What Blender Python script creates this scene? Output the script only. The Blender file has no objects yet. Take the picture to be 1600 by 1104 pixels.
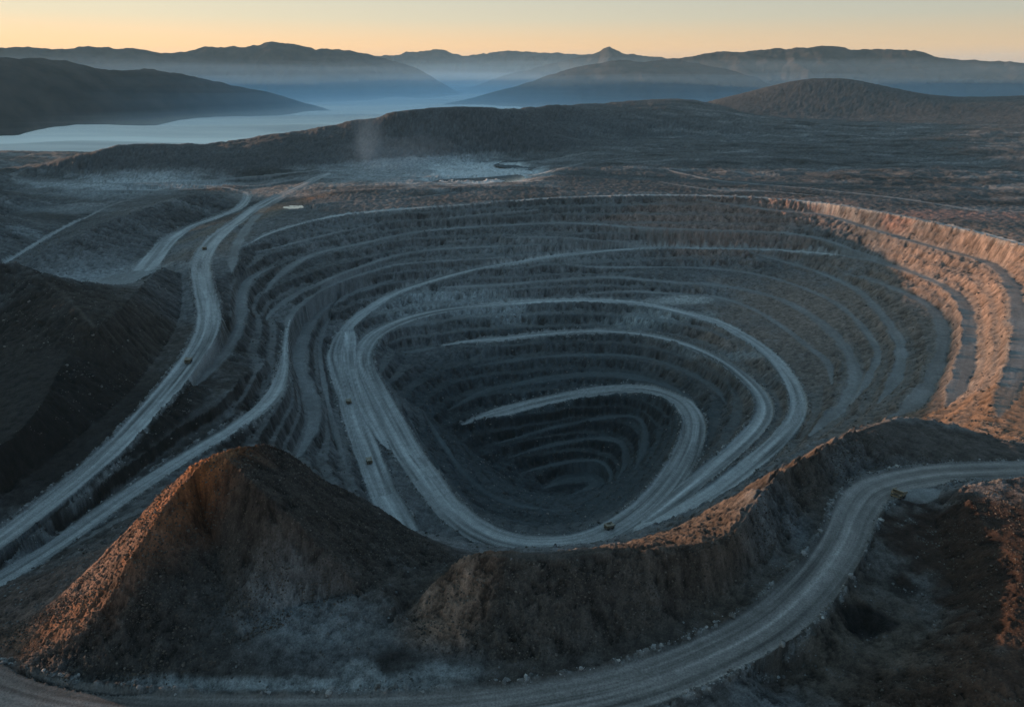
import bpy, math, random
import numpy as np
from mathutils import Vector, Matrix
R = math.radians
scene = bpy.context.scene

# ------------------------------------------------------------------ camera
CAMZ = 330.0; PITCH = R(22.0); FPX = 1081.0; CX = 800.0; CY = 552.0
cam_d = bpy.data.cameras.new("camera"); cam = bpy.data.objects.new("camera", cam_d)
scene.collection.objects.link(cam); scene.camera = cam
cam.location = (0, 0, CAMZ); cam.rotation_euler = (math.pi / 2 - PITCH, 0, 0)
cam_d.sensor_width = 36.0; cam_d.lens = 36.0 * FPX / 1600.0
cam_d.clip_start = 1.0; cam_d.clip_end = 120000.0

# ------------------------------------------------------------------ light
SUN_EL = R(4.3); SUN_AZ = R(-72.0)          # azimuth from +Y (view direction), negative = left
sdir = Vector((math.sin(SUN_AZ) * math.cos(SUN_EL), math.cos(SUN_AZ) * math.cos(SUN_EL), math.sin(SUN_EL)))
sun_d = bpy.data.lights.new("sun", 'SUN'); sun = bpy.data.objects.new("sun", sun_d)
scene.collection.objects.link(sun)
sun_d.energy = 4.0; sun_d.angle = R(0.6); sun_d.color = (1.0, 0.58, 0.36)
sun.rotation_euler = sdir.to_track_quat('Z', 'Y').to_euler()

world = bpy.data.worlds.new("World"); scene.world = world; world.use_nodes = True
nt = world.node_tree; N = nt.nodes; L = nt.links
for n in list(N): N.remove(n)
wo = N.new('ShaderNodeOutputWorld'); bg1 = N.new('ShaderNodeBackground'); bg2 = N.new('ShaderNodeBackground')
sky = N.new('ShaderNodeTexSky'); sky.sky_type = 'NISHITA'; sky.sun_disc = False
sky.sun_elevation = SUN_EL; sky.sun_rotation = SUN_AZ; sky.altitude = 600; sky.dust_density = 2.0
bg1.inputs[1].default_value = 0.012; L.new(sky.outputs[0], bg1.inputs[0])
tc = N.new('ShaderNodeTexCoord'); sp = N.new('ShaderNodeSeparateXYZ'); L.new(tc.outputs['Generated'], sp.inputs[0])
ramp = N.new('ShaderNodeValToRGB'); L.new(sp.outputs[2], ramp.inputs[0])
rows = [(0.0, (.42, .225, .10)), (0.03, (.45, .28, .135)), (0.065, (.30, .275, .215)), (0.11, (.225, .245, .235)),
        (0.2, (.18, .235, .262)), (0.32, (.12, .19, .242)), (0.5, (.097, .178, .244)), (1.0, (.092, .172, .242))]
el = ramp.color_ramp.elements
while len(el) < len(rows): el.new(0.5)
for e, (p, c) in zip(el, rows): e.position = p; e.color = (*c, 1)
# brighter and warmer towards the sun's side of the horizon
dt = N.new('ShaderNodeVectorMath'); dt.operation = 'DOT_PRODUCT'
dt.inputs[1].default_value = (math.sin(SUN_AZ), math.cos(SUN_AZ), 0); L.new(tc.outputs['Generated'], dt.inputs[0])
mr = N.new('ShaderNodeMapRange'); mr.inputs[1].default_value = -0.7; mr.inputs[2].default_value = 0.7
mr.inputs[3].default_value = 0.0; mr.inputs[4].default_value = 1.0; L.new(dt.outputs['Value'], mr.inputs[0])
mx = N.new('ShaderNodeMix'); mx.data_type = 'RGBA'
mx.inputs[6].default_value = (.52, .58, .66, 1); mx.inputs[7].default_value = (1.18, 1.08, .95, 1)
L.new(mr.outputs[0], mx.inputs[0])
ml = N.new('ShaderNodeMix'); ml.data_type = 'RGBA'; ml.blend_type = 'MULTIPLY'; ml.inputs[0].default_value = 1
L.new(ramp.outputs[0], ml.inputs[6]); L.new(mx.outputs[2], ml.inputs[7])
L.new(ml.outputs[2], bg2.inputs[0]); bg2.inputs[1].default_value = 1.0
ad = N.new('ShaderNodeAddShader'); L.new(bg1.outputs[0], ad.inputs[0]); L.new(bg2.outputs[0], ad.inputs[1])
L.new(ad.outputs[0], wo.inputs[0])

scene.view_settings.view_transform = 'Standard'; scene.view_settings.look = 'None'
scene.view_settings.exposure = 1.25; scene.view_settings.gamma = 1.0
scene.view_settings.use_curve_mapping = False
scene.cycles.volume_bounces = 2; scene.cycles.max_bounces = 6; scene.cycles.diffuse_bounces = 3

# ------------------------------------------------------------------ helpers
COL = scene.collection
def tag(o, label=None, cat=None, group=None, kind=None):
    if label: o['label'] = label
    if cat: o['category'] = cat
    if group: o['group'] = group
    if kind: o['kind'] = kind
    return o
def mesh_obj(name, V, F, mats, parent=None, smooth=True, cols=None):
    """V (n,3) float array; F (m,k) int array."""
    me = bpy.data.meshes.new(name); V = np.asarray(V, np.float32); F = np.asarray(F, np.int32)
    m, k = F.shape
    me.vertices.add(len(V)); me.vertices.foreach_set('co', V.ravel())
    me.loops.add(m * k); me.loops.foreach_set('vertex_index', F.ravel())
    me.polygons.add(m); me.polygons.foreach_set('loop_start', np.arange(0, m * k, k, dtype=np.int32))
    try: me.polygons.foreach_set('loop_total', np.full(m, k, np.int32))
    except Exception: pass
    me.polygons.foreach_set('use_smooth', np.full(m, smooth))
    if cols is not None:
        a = me.color_attributes.new('Col', 'FLOAT_COLOR', 'POINT')
        c4 = np.ones((len(V), 4), np.float32); c4[:, :3] = cols; a.data.foreach_set('color', c4.ravel())
    me.update(calc_edges=True); me.materials.append(mats)
    o = bpy.data.objects.new(name, me); COL.objects.link(o)
    if parent: o.parent = parent
    return o
rng = np.random.default_rng(11)
TAB = [rng.random((256, 256)).astype(np.float32) for _ in range(4)]
def vnoise(x, y, k=0):
    """smooth value noise, -1..1"""
    T = TAB[k % 4]; xi = np.floor(x); yi = np.floor(y); fx = (x - xi).astype(np.float32); fy = (y - yi).astype(np.float32)
    xi = xi.astype(np.int64) & 255; yi = yi.astype(np.int64) & 255
    x1 = (xi + 1) & 255; y1 = (yi + 1) & 255
    fx = fx * fx * (3 - 2 * fx); fy = fy * fy * (3 - 2 * fy)
    a = T[xi, yi]; b = T[x1, yi]; c = T[xi, y1]; d = T[x1, y1]
    return 2 * (a + (b - a) * fx + (c - a) * fy + (a - b - c + d) * fx * fy) - 1
def fbm(x, y, s, o=4, g=0.5, k=0):
    r = 0; a = 1.0; t = 0
    for i in range(o):
        ca, sa = math.cos(0.7 * i + .3), math.sin(0.7 * i + .3)
        r = r + a * vnoise((x * ca - y * sa) / s + 17.3 * i, (x * sa + y * ca) / s + 5.1 * i, k + i); t += a; a *= g; s *= 0.47
    return r / t * 1.6
def sstep(a, b, x):
    t = np.clip((x - a) / (b - a), 0, 1); return t * t * (3 - 2 * t)
def ray(px, py):
    """direction per unit of horizontal distance for a place seen at px,py: azimuth and tan(depression)"""
    a = (np.asarray(px, float) - CX) / FPX; b = (CY - np.asarray(py, float)) / FPX
    dx = a; dy = math.cos(PITCH) + b * math.sin(PITCH); dz = -math.sin(PITCH) + b * math.cos(PITCH)
    h = np.hypot(dx, dy); return np.arctan2(dx, dy), -dz / h
def unproj(px, py, z):
    th, td = ray(px, py); r = (CAMZ - z) / td; return th, r
def at(px, py, z):
    th, r = unproj(px, py, z); return np.array([r * math.sin(th), r * math.cos(th)])

# ------------------------------------------------------------------ survey of the terrain
# each line: points (u, v, elevation), full width in metres, type: 0 = crest/toe line, 1 = bench, 2 = haul road
LINES = []
def C(pts, w, t=1, rmode=False): LINES.append((np.array(pts, float), w, t, rmode))
def W(pts, w):
    for_line = np.array(pts, float); LINES.append((for_line, w, 0, 'world'))
# rim road
C([(385,384,-32),(410,369,-29),(440,358,-26),(480,347,-20),(530,337,-15),(600,329,-10),(700,321,-6),(800,314,-3),(870,309,-1),(950,306,0),(1050,305,0),(1150,307,0),(1210,310,0),(1300,319,0),(1400,335,0),(1450,346,0),(1520,361,0),(1600,383,0),(1700,415,0),(1850,480,0)], 17, 2)
C([(490,319,-6),(540,314,-5),(620,311,-4),(680,305,-2),(720,300,-2)], 6)
C([(400,394,-49),(440,384,-46),(500,369,-42),(560,356,-38),(585,350,-36)], 8)
C([(700,339,-29),(760,334,-26),(800,331,-24),(840,328,-23)], 8)
C([(415,455,-84),(430,436,-79),(460,412,-73),(500,394,-68),(560,381,-64),(640,364,-58),(720,356,-54),(800,351,-51),(870,348,-50),(930,350,-52),(980,354,-55),(1040,357,-58),(1120,360,-60),(1200,362,-62),(1245,366,-64),(1290,375,-68),(1340,393,-80),(1385,408,-87)], 17)
C([(1090,312,-8),(1200,327,-22),(1290,336,-27),(1350,354,-34),(1410,372,-39),(1470,389,-43),(1530,405,-45),(1560,420,-46),(1582,450,-47),(1592,500,-48),(1592,560,-50),(1570,620,-52),(1560,650,-52)], 20)
# upper main ramp, around to the right wall
C([(600,775,-200,1.25),(580,722,-196,1.3),(560,670,-192,1.3),(544,615,-188,1.35),(530,575,-185,1.35),(527,548,-181,1.25),(543,512,-172,1),(580,480,-162,1),(630,453,-148,1),(700,431,-130,1),(750,419,-121,1),(800,411,-114,1),(850,403,-109,1),(900,396,-106,1),(960,390,-104,1),(1030,387,-103,1)], 30, 2)
C([(640,845,-208),(600,775,-200)], 38, 2)
C([(540,520,-176),(546,548,-184),(550,575,-187),(565,625,-192),(590,675,-198),(606,700,-200)], 40, 2)
C([(1030,387,-103),(1100,388,-102),(1200,390,-100),(1280,395,-96),(1345,403,-92)], 20, 2)
C([(1280,395,-96),(1340,402,-92),(1390,414,-90),(1440,431,-88),(1485,453,-88),(1508,480,-88),(1515,520,-89),(1510,560,-90),(1498,600,-92),(1475,640,-94)], 20)
C([(1320,428,-120),(1360,436,-116),(1400,452,-113),(1440,470,-112),(1463,490,-112),(1474,520,-113),(1468,560,-114),(1450,600,-116),(1415,640,-118),(1380,655,-119)], 18)
C([(1170,393,-104),(1230,410,-122),(1280,425,-130),(1340,453,-135),(1375,488,-137),(1398,520,-138),(1408,548,-139),(1400,590,-141),(1372,630,-143)], 16)
C([(885,413,-120),(930,417,-125),(1000,417,-129),(1060,417,-132),(1120,420,-136),(1180,428,-140),(1240,444,-145),(1300,470,-150),(1338,500,-153),(1362,530,-156),(1372,556,-157),(1355,592,-160),(1330,630,-163)], 12)
C([(690,448,-146),(740,446,-146),(800,443,-145),(870,437,-143),(950,433,-141),(1010,437,-144),(1070,442,-148),(1120,445,-151),(1180,456,-157),(1230,472,-161),(1280,502,-165),(1317,538,-167),(1334,572,-168),(1336,602,-169),(1318,632,-170),(1292,655,-171),(1265,680,-172)], 18)
C([(900,459,-163),(980,455,-160),(1060,459,-162),(1120,464,-165),(1175,482,-169),(1225,512,-173),(1265,543,-176),(1293,566,-178),(1300,600,-179)], 12)
# main haul road in the pit
C([(665,745,-206,1.2),(640,710,-203,1.2),(612,660,-198,1.25),(590,620,-195,1.25),(572,585,-192,1.25),(566,555,-189,1.2),(583,526,-186,1.1),(620,504,-182,1),(670,489,-178,0.95),(730,480,-176,0.8),(800,474,-174,0.8),(870,470,-172,0.8),(930,470,-172,0.8),(1000,475,-173,0.8),(1060,487,-175,0.8),(1120,504,-178,0.8),(1170,530,-181,0.8),(1210,562,-185,0.8),(1237,598,-188,0.8),(1247,630,-192,0.8),(1240,658,-195,0.8),(1210,692,-199,0.8),(1160,735,-203,0.8),(1110,772,-207,0.8),(1060,802,-210,0.8),(1005,826,-212,0.8)], 38, 2)
C([(690,540,-219),(730,533,-216),(780,529,-214),(850,522,-212),(920,518,-210),(970,519,-209),(1020,525,-208),(1075,540,-208),(1125,563,-207),(1165,592,-206),(1190,622,-206),(1193,650,-207),(1170,682,-208),(1120,726,-210),(1065,770,-212),(1010,812,-214)], 31, 2)
C([(640,710,-203),(665,745,-206),(700,792,-208),(745,828,-210),(800,849,-211),(860,853,-212),(920,845,-213),(970,822,-215),(1015,788,-219),(1052,745,-226),(1076,700,-235),(1084,662,-244),(1070,632,-252),(1040,615,-258),(1000,607,-263),(955,608,-268),(900,616,-274),(850,626,-280),(800,638,-286),(750,652,-291),(722,664,-294)], 44, 2)
C([(610,553,-226),(650,548,-223),(690,541,-219)], 12)
C([(740,573,-244),(800,563,-241),(880,555,-238),(960,554,-236),(1020,562,-236),(1080,584,-236),(1118,608,-236),(1135,630,-236)], 13)
C([(700,640,-279),(760,610,-270),(820,597,-265),(870,589,-262),(930,584,-259),(990,589,-257),(1040,602,-254),(1080,622,-249)], 20)
C([(775,692,-322),(850,671,-314),(900,660,-310),(960,650,-304),(1000,654,-300),(1008,690,-302),(992,735,-305)], 12)
C([(795,715,-342),(850,697,-334),(920,685,-328),(968,690,-325),(978,720,-328),(962,752,-332)], 12)
C([(815,738,-357),(880,722,-351),(935,720,-348),(955,742,-350),(945,765,-354)], 12)
C([(850,762,-372),(885,748,-372),(925,745,-372),(930,760,-372),(890,775,-373)], 26)
# near and left inner walls
C([(602,594,-218),(640,628,-247),(700,670,-292),(760,722,-332),(825,766,-361),(875,786,-371)], 3, 0)
C([(660,640,-240),(690,690,-257),(720,732,-270),(755,766,-282),(800,786,-291),(860,797,-296),(910,796,-298)], 9)
C([(640,655,-224),(668,705,-238),(705,755,-250),(750,795,-258),(810,815,-264),(870,820,-266),(920,812,-265)], 4)
C([(960,795,-252),(1000,750,-264),(1030,700,-274),(1045,660,-282)], 3, 0)
# left wall benches
C([(412,505,-112),(430,482,-108),(470,456,-103),(540,426,-98),(600,404,-93),(650,393,-90),(720,387,-88),(785,385,-88)], 14)
C([(790,371,-69),(850,370,-69),(910,373,-76),(960,377,-86),(1005,382,-96)], 12)
C([(700,377,-77),(750,374,-73)], 6)
C([(447,520,-113),(455,492,-112),(485,465,-111),(530,440,-109),(570,427,-108),(620,414,-106),(670,409,-105),(720,406,-104),(800,402,-104)], 13)
C([(455,492,-112,.2),(447,520,-113,.35),(445,550,-112,.5),(441,585,-107,.8),(430,612,-101,1),(402,642,-94,1),(360,672,-89,1),(300,708,-85,1),(200,772,-81,1),(100,842,-79,1),(0,905,-77,1),(-120,975,-70,1)], 26, 2)
C([(615,436,-131),(560,455,-138),(512,478,-145),(487,502,-149),(474,525,-151),(468,552,-152),(470,580,-153),(482,610,-154),(491,640,-155),(488,668,-156),(474,700,-157),(462,718,-158)], 18)
C([(540,470,-160),(512,500,-167),(500,540,-172),(505,590,-176),(515,640,-179),(532,700,-183),(545,740,-186)], 7)
C([(740,878,-50),(800,880,-58),(860,884,-60),(940,875,-60),(1000,864,-60),(1060,838,-60),(1125,795,-60),(1190,745,-58),(1255,702,-55),(1320,676,-45)], 3, 0)
C([(1000,850,-213),(1050,816,-211),(1110,782,-206),(1180,727,-200),(1235,690,-196),(1290,668,-172)], 3, 0)
C([(460,724,0),(500,754,-20),(540,774,-60),(575,796,-80),(610,818,-90),(650,846,-90),(690,868,-80),(728,882,-60)], 3, 0)
C([(428,416,-66),(398,430,-66),(384,442,-66),(377,466,-67),(376,500,-69),(366,528,-69),(346,558,-68),(322,585,-66),(298,608,-64)], 14)
C([(395,400,-42),(370,430,-46),(358,460,-48),(362,500,-50)], 5, 0)
# crest of the face that drops to the lower left road
C([(410,560,-84),(370,600,-70),(330,628,-64),(280,655,-62),(200,710,-63),(120,775,-65),(50,835,-66),(-60,930,-64)], 3, 0)
C([(414,592,-99),(387,627,-91),(340,657,-85),(280,692,-82),(180,760,-79),(80,830,-77),(0,882,-75),(-100,947,-68)], 3, 0)
# left haul road
C([(510,272,-8,1),(480,285,-12,1),(440,304,-17,1),(400,325,-22,1),(372,345,-26,1),(345,365,-29,1),(323,390,-32,1),(314,415,-34,1),(317,445,-36,1),(325,475,-38,1),(326,505,-41,1),(316,535,-44,1),(296,566,-47,0.88),(268,602,-50,0.88),(232,643,-53,0.78),(188,690,-56,0.78),(130,742,-59,0.78),(70,790,-61,0.78),(0,843,-63,0.78),(-90,905,-65,0.78)], 39, 2)
C([(386,300,-20,.7),(386,310,-22,.8),(372,326,-26,.9),(338,340,-31,1),(298,354,-38,1.1),(266,374,-45,1.3),(246,396,-50,1.4),(226,420,-54,1.6)], 32, 2)
C([(80,262,-14),(25,272,-18),(14,278,-20),(40,284,-21),(100,286,-22),(200,287,-21),(300,284,-18),(400,275,-12),(500,267,-8),(560,262,-6),(640,255,-6)], 14, 1)
C([(226,420,-54),(190,440,-58),(130,462,-62)], 70, 1)
C([(-60,448,-58),(10,410,-54),(50,386,-51),(90,362,-48),(128,343,-46),(146,335,-45)], 15, 2)
C([(386,300,-20),(345,292,-18),(280,289,-18),(200,290,-19)], 10, 1)
C([(455,302,-15),(425,318,-19),(398,340,-25),(378,368,-30),(366,395,-33),(362,425,-36)], 16, 1)
C([(350,288,-18),(400,290,-18),(440,284,-14),(480,276,-10)], 12, 1)
C([(110,300,-26),(180,297,-24),(250,298,-22),(300,296,-20)], 12, 1)
C([(130,343,-46),(170,322,-38),(215,308,-30)], 10, 1)
C([(830,285,4),(880,262,0),(950,250,0),(1040,243,0)], 14, 1)
C([(1030,262,0),(1120,281,2),(1260,294,3),(1420,312,3),(1560,335,3)], 14, 1)
# left dumps
C([(25,425,-40),(70,392,-20),(112,372,-8),(150,352,0),(200,335,5),(250,318,8),(300,304,8),(340,303,-2)], 3, 0)
C([(120,450,-62),(175,425,-58),(225,400,-52),(260,370,-44),(310,345,-36),(352,326,-30)], 3, 0)
C([(100,455,-62),(120,475,-64),(160,480,-64),(200,445,-60),(232,420,-56)], 26, 0)
C([(256,420,-24),(240,428,-8),(222,448,6),(200,472,16),(178,492,20),(150,515,22)], 3, 0)
C([(285,430,-38),(283,480,-41),(270,520,-44),(235,570,-47),(190,625,-50),(110,690,-53),(40,742,-56),(0,775,-57),(-90,840,-60)], 3, 0)
C([(-120,395,85),(0,411,70),(35,415,62),(75,440,50),(110,470,38),(150,515,22)], 3, 0)
C([(100,560,0),(60,640,-14),(0,700,-20),(-80,760,-20)], 3, 0)
C([(0,345,-45),(40,330,-42),(90,320,-40)], 40, 0)
C([(0,300,-26),(100,300,-26),(250,300,-22)], 40, 0)
# front spoil heap
C([(20,1022,38),(80,960,43),(150,882,55),(210,816,69),(250,772,83),(300,730,101),(345,707,111),(400,694,107),(425,697,101)], 2, 0)
C([(425,697,101),(460,716,88),(500,745,66),(540,766,50),(575,786,34),(610,808,22),(650,836,14),(690,858,10),(728,874,12)], 2, 0)
C([(345,707,111),(392,751,104),(435,789,93),(480,830,80),(520,869,66),(550,903,54),(575,938,46)], 2, 0)
C([(715,905,40),(680,925,35),(640,950,34),(615,975,37)], 4, 0)
C([(345,707,111),(300,742,104),(262,786,95),(222,845,82),(190,900,68),(160,955,56),(140,1005,46)], 2, 0)
C([(306,765,91),(327,830,70),(345,900,55),(358,970,45),(362,1010,42)], 2, 0)
C([(0,1035,38),(60,1064,38),(140,1082,38),(220,1084,38),(290,1062,39),(340,1040,40)], 2, 0)
C([(365,1005,42),(430,960,45),(500,940,46),(580,925,47),(590,965,43),(520,1000,41),(420,1035,40)], 5, 0)
C([(610,935,45),(625,975,42),(650,1010,39)], 3, 0)
C([(600,890,40),(650,905,34),(690,890,28)], 2, 0)
C([(-60,955,-38),(0,922,-40),(90,880,-44),(170,838,-46),(235,800,-48)], 3, 0)
C([(-80,1010,22),(0,985,22),(50,965,18),(110,905,12),(180,845,4)], 3, 0)
# second heap and the crest towards the right
C([(640,968,39),(668,930,46),(700,896,54),(728,875,60),(758,866,63),(800,867,64),(860,871,64),(920,864,64),(1000,857,64),(1080,851,64),(1125,843,63),(1155,825,62),(1172,795,61),(1200,757,59),(1240,726,56),(1290,700,50),(1345,671,42),(1380,659,36),(1420,653,32),(1480,661,29),(1540,681,28),(1600,706,28),(1720,760,28)], 4, 0)
C([(650,1010,38),(700,1026,37),(780,1034,36),(860,1034,35),(940,1016,35),(1020,990,34),(1100,950,33),(1160,905,33),(1215,860,33),(1255,815,32),(1285,765,31),(1330,738,31),(1400,727,30),(1500,721,30),(1600,718,30)], 3, 0)
C([(1185,830,48),(1210,790,46),(1240,755,44),(1300,715,40)], 2, 0)
# front haul road
C([(-120,1040,40),(-40,1070,40),(60,1102,39),(200,1122,38),(400,1126,38),(600,1124,37),(750,1113,36),(900,1091,35),(1000,1067,34),(1100,1030,33),(1200,976,32),(1270,912,31),(1315,850,31),(1336,800,30),(1368,764,30),(1450,743,30),(1530,738,30),(1620,735,30),(1760,733,30)], 31, 2)
C([(1400,778,30),(1440,772,30),(1470,765,30)], 14, 1)
C([(1230,1010,22),(1290,950,22),(1345,890,26),(1372,835,29)], 3, 0)
C([(1100,1090,20),(1200,1060,14),(1270,1045,14)], 4, 0)
C([(1240,1094,20),(1295,1072,20),(1350,1050,21),(1400,1022,22),(1438,998,24),(1460,970,26),(1478,930,28)], 8, 0)
C([(1345,985,16),(1360,1000,16)], 10, 0)
C([(1400,920,22),(1425,930,22)], 10, 0)
C([(1470,785,30),(1462,830,29),(1482,880,28),(1490,920,28),(1478,950,28)], 3, 0)
C([(1500,764,44),(1525,800,47),(1545,845,49),(1555,890,49),(1545,935,46),(1520,962,42),(1490,985,36),(1455,1015,30)], 2, 0)
C([(1500,764,44),(1550,754,48),(1600,750,50),(1720,745,54)], 2, 0)
C([(1620,850,53),(1620,950,54),(1570,1040,48),(1500,1085,38)], 16, 0)
C([(1720,850,58),(1750,1000,60)], 20, 0)
# plateau behind the rim
C([(880,300,3),(1000,298,3),(1100,298,3),(1250,306,3),(1400,325,3),(1500,345,3),(1600,370,3),(1750,415,3)], 8, 0)
C([(1030,284,5),(1120,297,4),(1200,299,4),(1300,308,4)], 10, 1)
C([(560,284,-12),(620,280,-12),(700,272,-12),(780,268,-12),(720,258,-12),(640,266,-12),(560,275,-12)], 90, 0)
C([(700,283,-12.5),(740,284,-12.5),(790,281,-12.5),(815,272,-12.5),(830,262,-12.5),(815,256,-12.5),(790,256,-12.5)], 70, 0)
C([(430,326,-19),(450,331,-19),(475,328,-19)], 50, 0)
C([(520,300,2),(600,296,6),(700,294,8),(780,291,8),(850,280,8),(890,262,6)], 8, 0)
C([(695,283,-26),(740,284,-26),(775,282,-26),(800,278,-25)], 130, 0)
C([(780,257,-26),(812,255,-26),(836,257,-26)], 230, 0)
C([(446,326,-22),(456,324,-22),(466,325,-24)], 34, 0)
# distant hills (third value is the ground distance in metres)
C([(-400,262,3000),(-150,268,3000),(0,262,3050),(60,256,3100),(130,243,3100),(200,226,3150),(290,217,3200),(390,211,3250),(460,205,3280),(540,194,3300),(600,178,3300),(640,169,3350),(690,164,3450),(740,163,3550),(800,169,3700),(860,164,4200),(920,160,4800),(1000,155,5200),(1080,152,5500),(1140,150,5600)], 12, 0, True)
C([(-400,292,4000),(-150,290,4000),(0,282,4000),(200,262,4100),(400,248,4300),(600,226,4500),(740,210,4900),(860,190,5600),(1000,178,6600),(1140,171,7400)], 30, 0, True)
C([(-500,233,-260),(0,233,-260),(400,233,-260),(650,225,-260)], 200, 0)
C([(-700,184,-260),(0,184,-260),(800,184,-260),(1700,184,-240)], 200, 0)
W([(-1080,150,115),(-1100,400,115),(-1150,700,95),(-1250,1050,85),(-1400,1500,55),(-1700,2000,70),(-2450,2300,150),(-3300,2700,230),(-3700,3100,230)], 60)  # unseen ridge off frame left, added to cast shade over the pit
W([(-780,150,-20),(-850,700,-50),(-1000,1200,-50),(-1200,1600,-40)], 20)
C([(60,278,-18),(200,279,-15),(430,272,-10),(600,258,-4),(700,246,0),(800,240,0),(880,236,0)], 12, 0)
C([(900,262,0),(1100,262,0),(1300,270,0),(1500,290,0),(1700,315,0)], 30, 0)
C([(900,222,5),(1000,216,5),(1200,210,0),(1400,212,-5),(1600,220,-5),(1750,228,0)], 40, 0)
C([(860,192,4000),(960,182,4400),(1060,176,4700),(1180,176,5000)], 20, 0, True)
C([(1100,186,5600),(1250,184,5900),(1400,186,6000),(1600,186,6000),(1750,186,6000)], 40, 0, True)
C([(1120,152,6600),(1160,142,6700),(1200,131,6800),(1240,122,6900),(1270,116,7000),(1300,115,7000),(1340,120,7000),(1380,130,6900),(1420,141,6800),(1480,156,6700),(1530,154,7000),(1580,150,7300),(1650,147,7600),(1760,140,8000)], 30, 0, True)
C([(1040,190,8200),(1200,184,9500),(1400,184,9500),(1760,180,10500)], 40, 0, True)

# ------------------------------------------------------------------ the terrain grid (fine near, coarse far)
DU = 0.00150; TH0, TH1 = R(-70), R(52)
TH = np.arange(TH0, TH1, DU); NU = len(TH)
lv = [math.log(150.0)]
while math.exp(lv[-1]) < 11500:
    r = math.exp(lv[-1]); lv.append(lv[-1] + 0.0021 + 0.004 * max(0, min(1, (r - 2200) / 1500)))
LV = np.array(lv); RR = np.exp(LV); NV = len(LV)
X = (RR[:, None] * np.sin(TH)[None, :]).astype(np.float32); Y = (RR[:, None] * np.cos(TH)[None, :]).astype(np.float32)
print('grid', NV, NU)
Q = np.full((NV, NU), 9.0, np.float32); ZC = np.zeros((NV, NU), np.float32); DS = np.zeros((NV, NU), np.float32)
SS = np.zeros((NV, NU), np.float32); TY = np.zeros((NV, NU), np.int8); HW = np.ones((NV, NU), np.float32)
LI = np.full((NV, NU), -1, np.int16)
def catmull(P, n=14):
    P = np.vstack([2 * P[0] - P[1], P, 2 * P[-1] - P[-2]]); out = []
    for i in range(1, len(P) - 2):
        t = np.linspace(0, 1, n, endpoint=False)[:, None]
        a, b, c, d = P[i - 1], P[i], P[i + 1], P[i + 2]
        out.append(0.5 * (2 * b + (c - a) * t + (2 * a - 5 * b + 4 * c - d) * t * t + (3 * b - a - 3 * c + d) * t ** 3))
    out.append(P[-2][None]); return np.vstack(out)
ROADPATH = {}
TAPER = {(606, 700), (690, 540), (722, 664), (385, 384), (146, 335), (1345, 403)}
FRONT = [i for i, l in enumerate(LINES) if (l[2] == 2 and abs(l[0][0][0] + 120) < 1 and abs(l[0][0][1] - 1040) < 1)][0]
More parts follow.
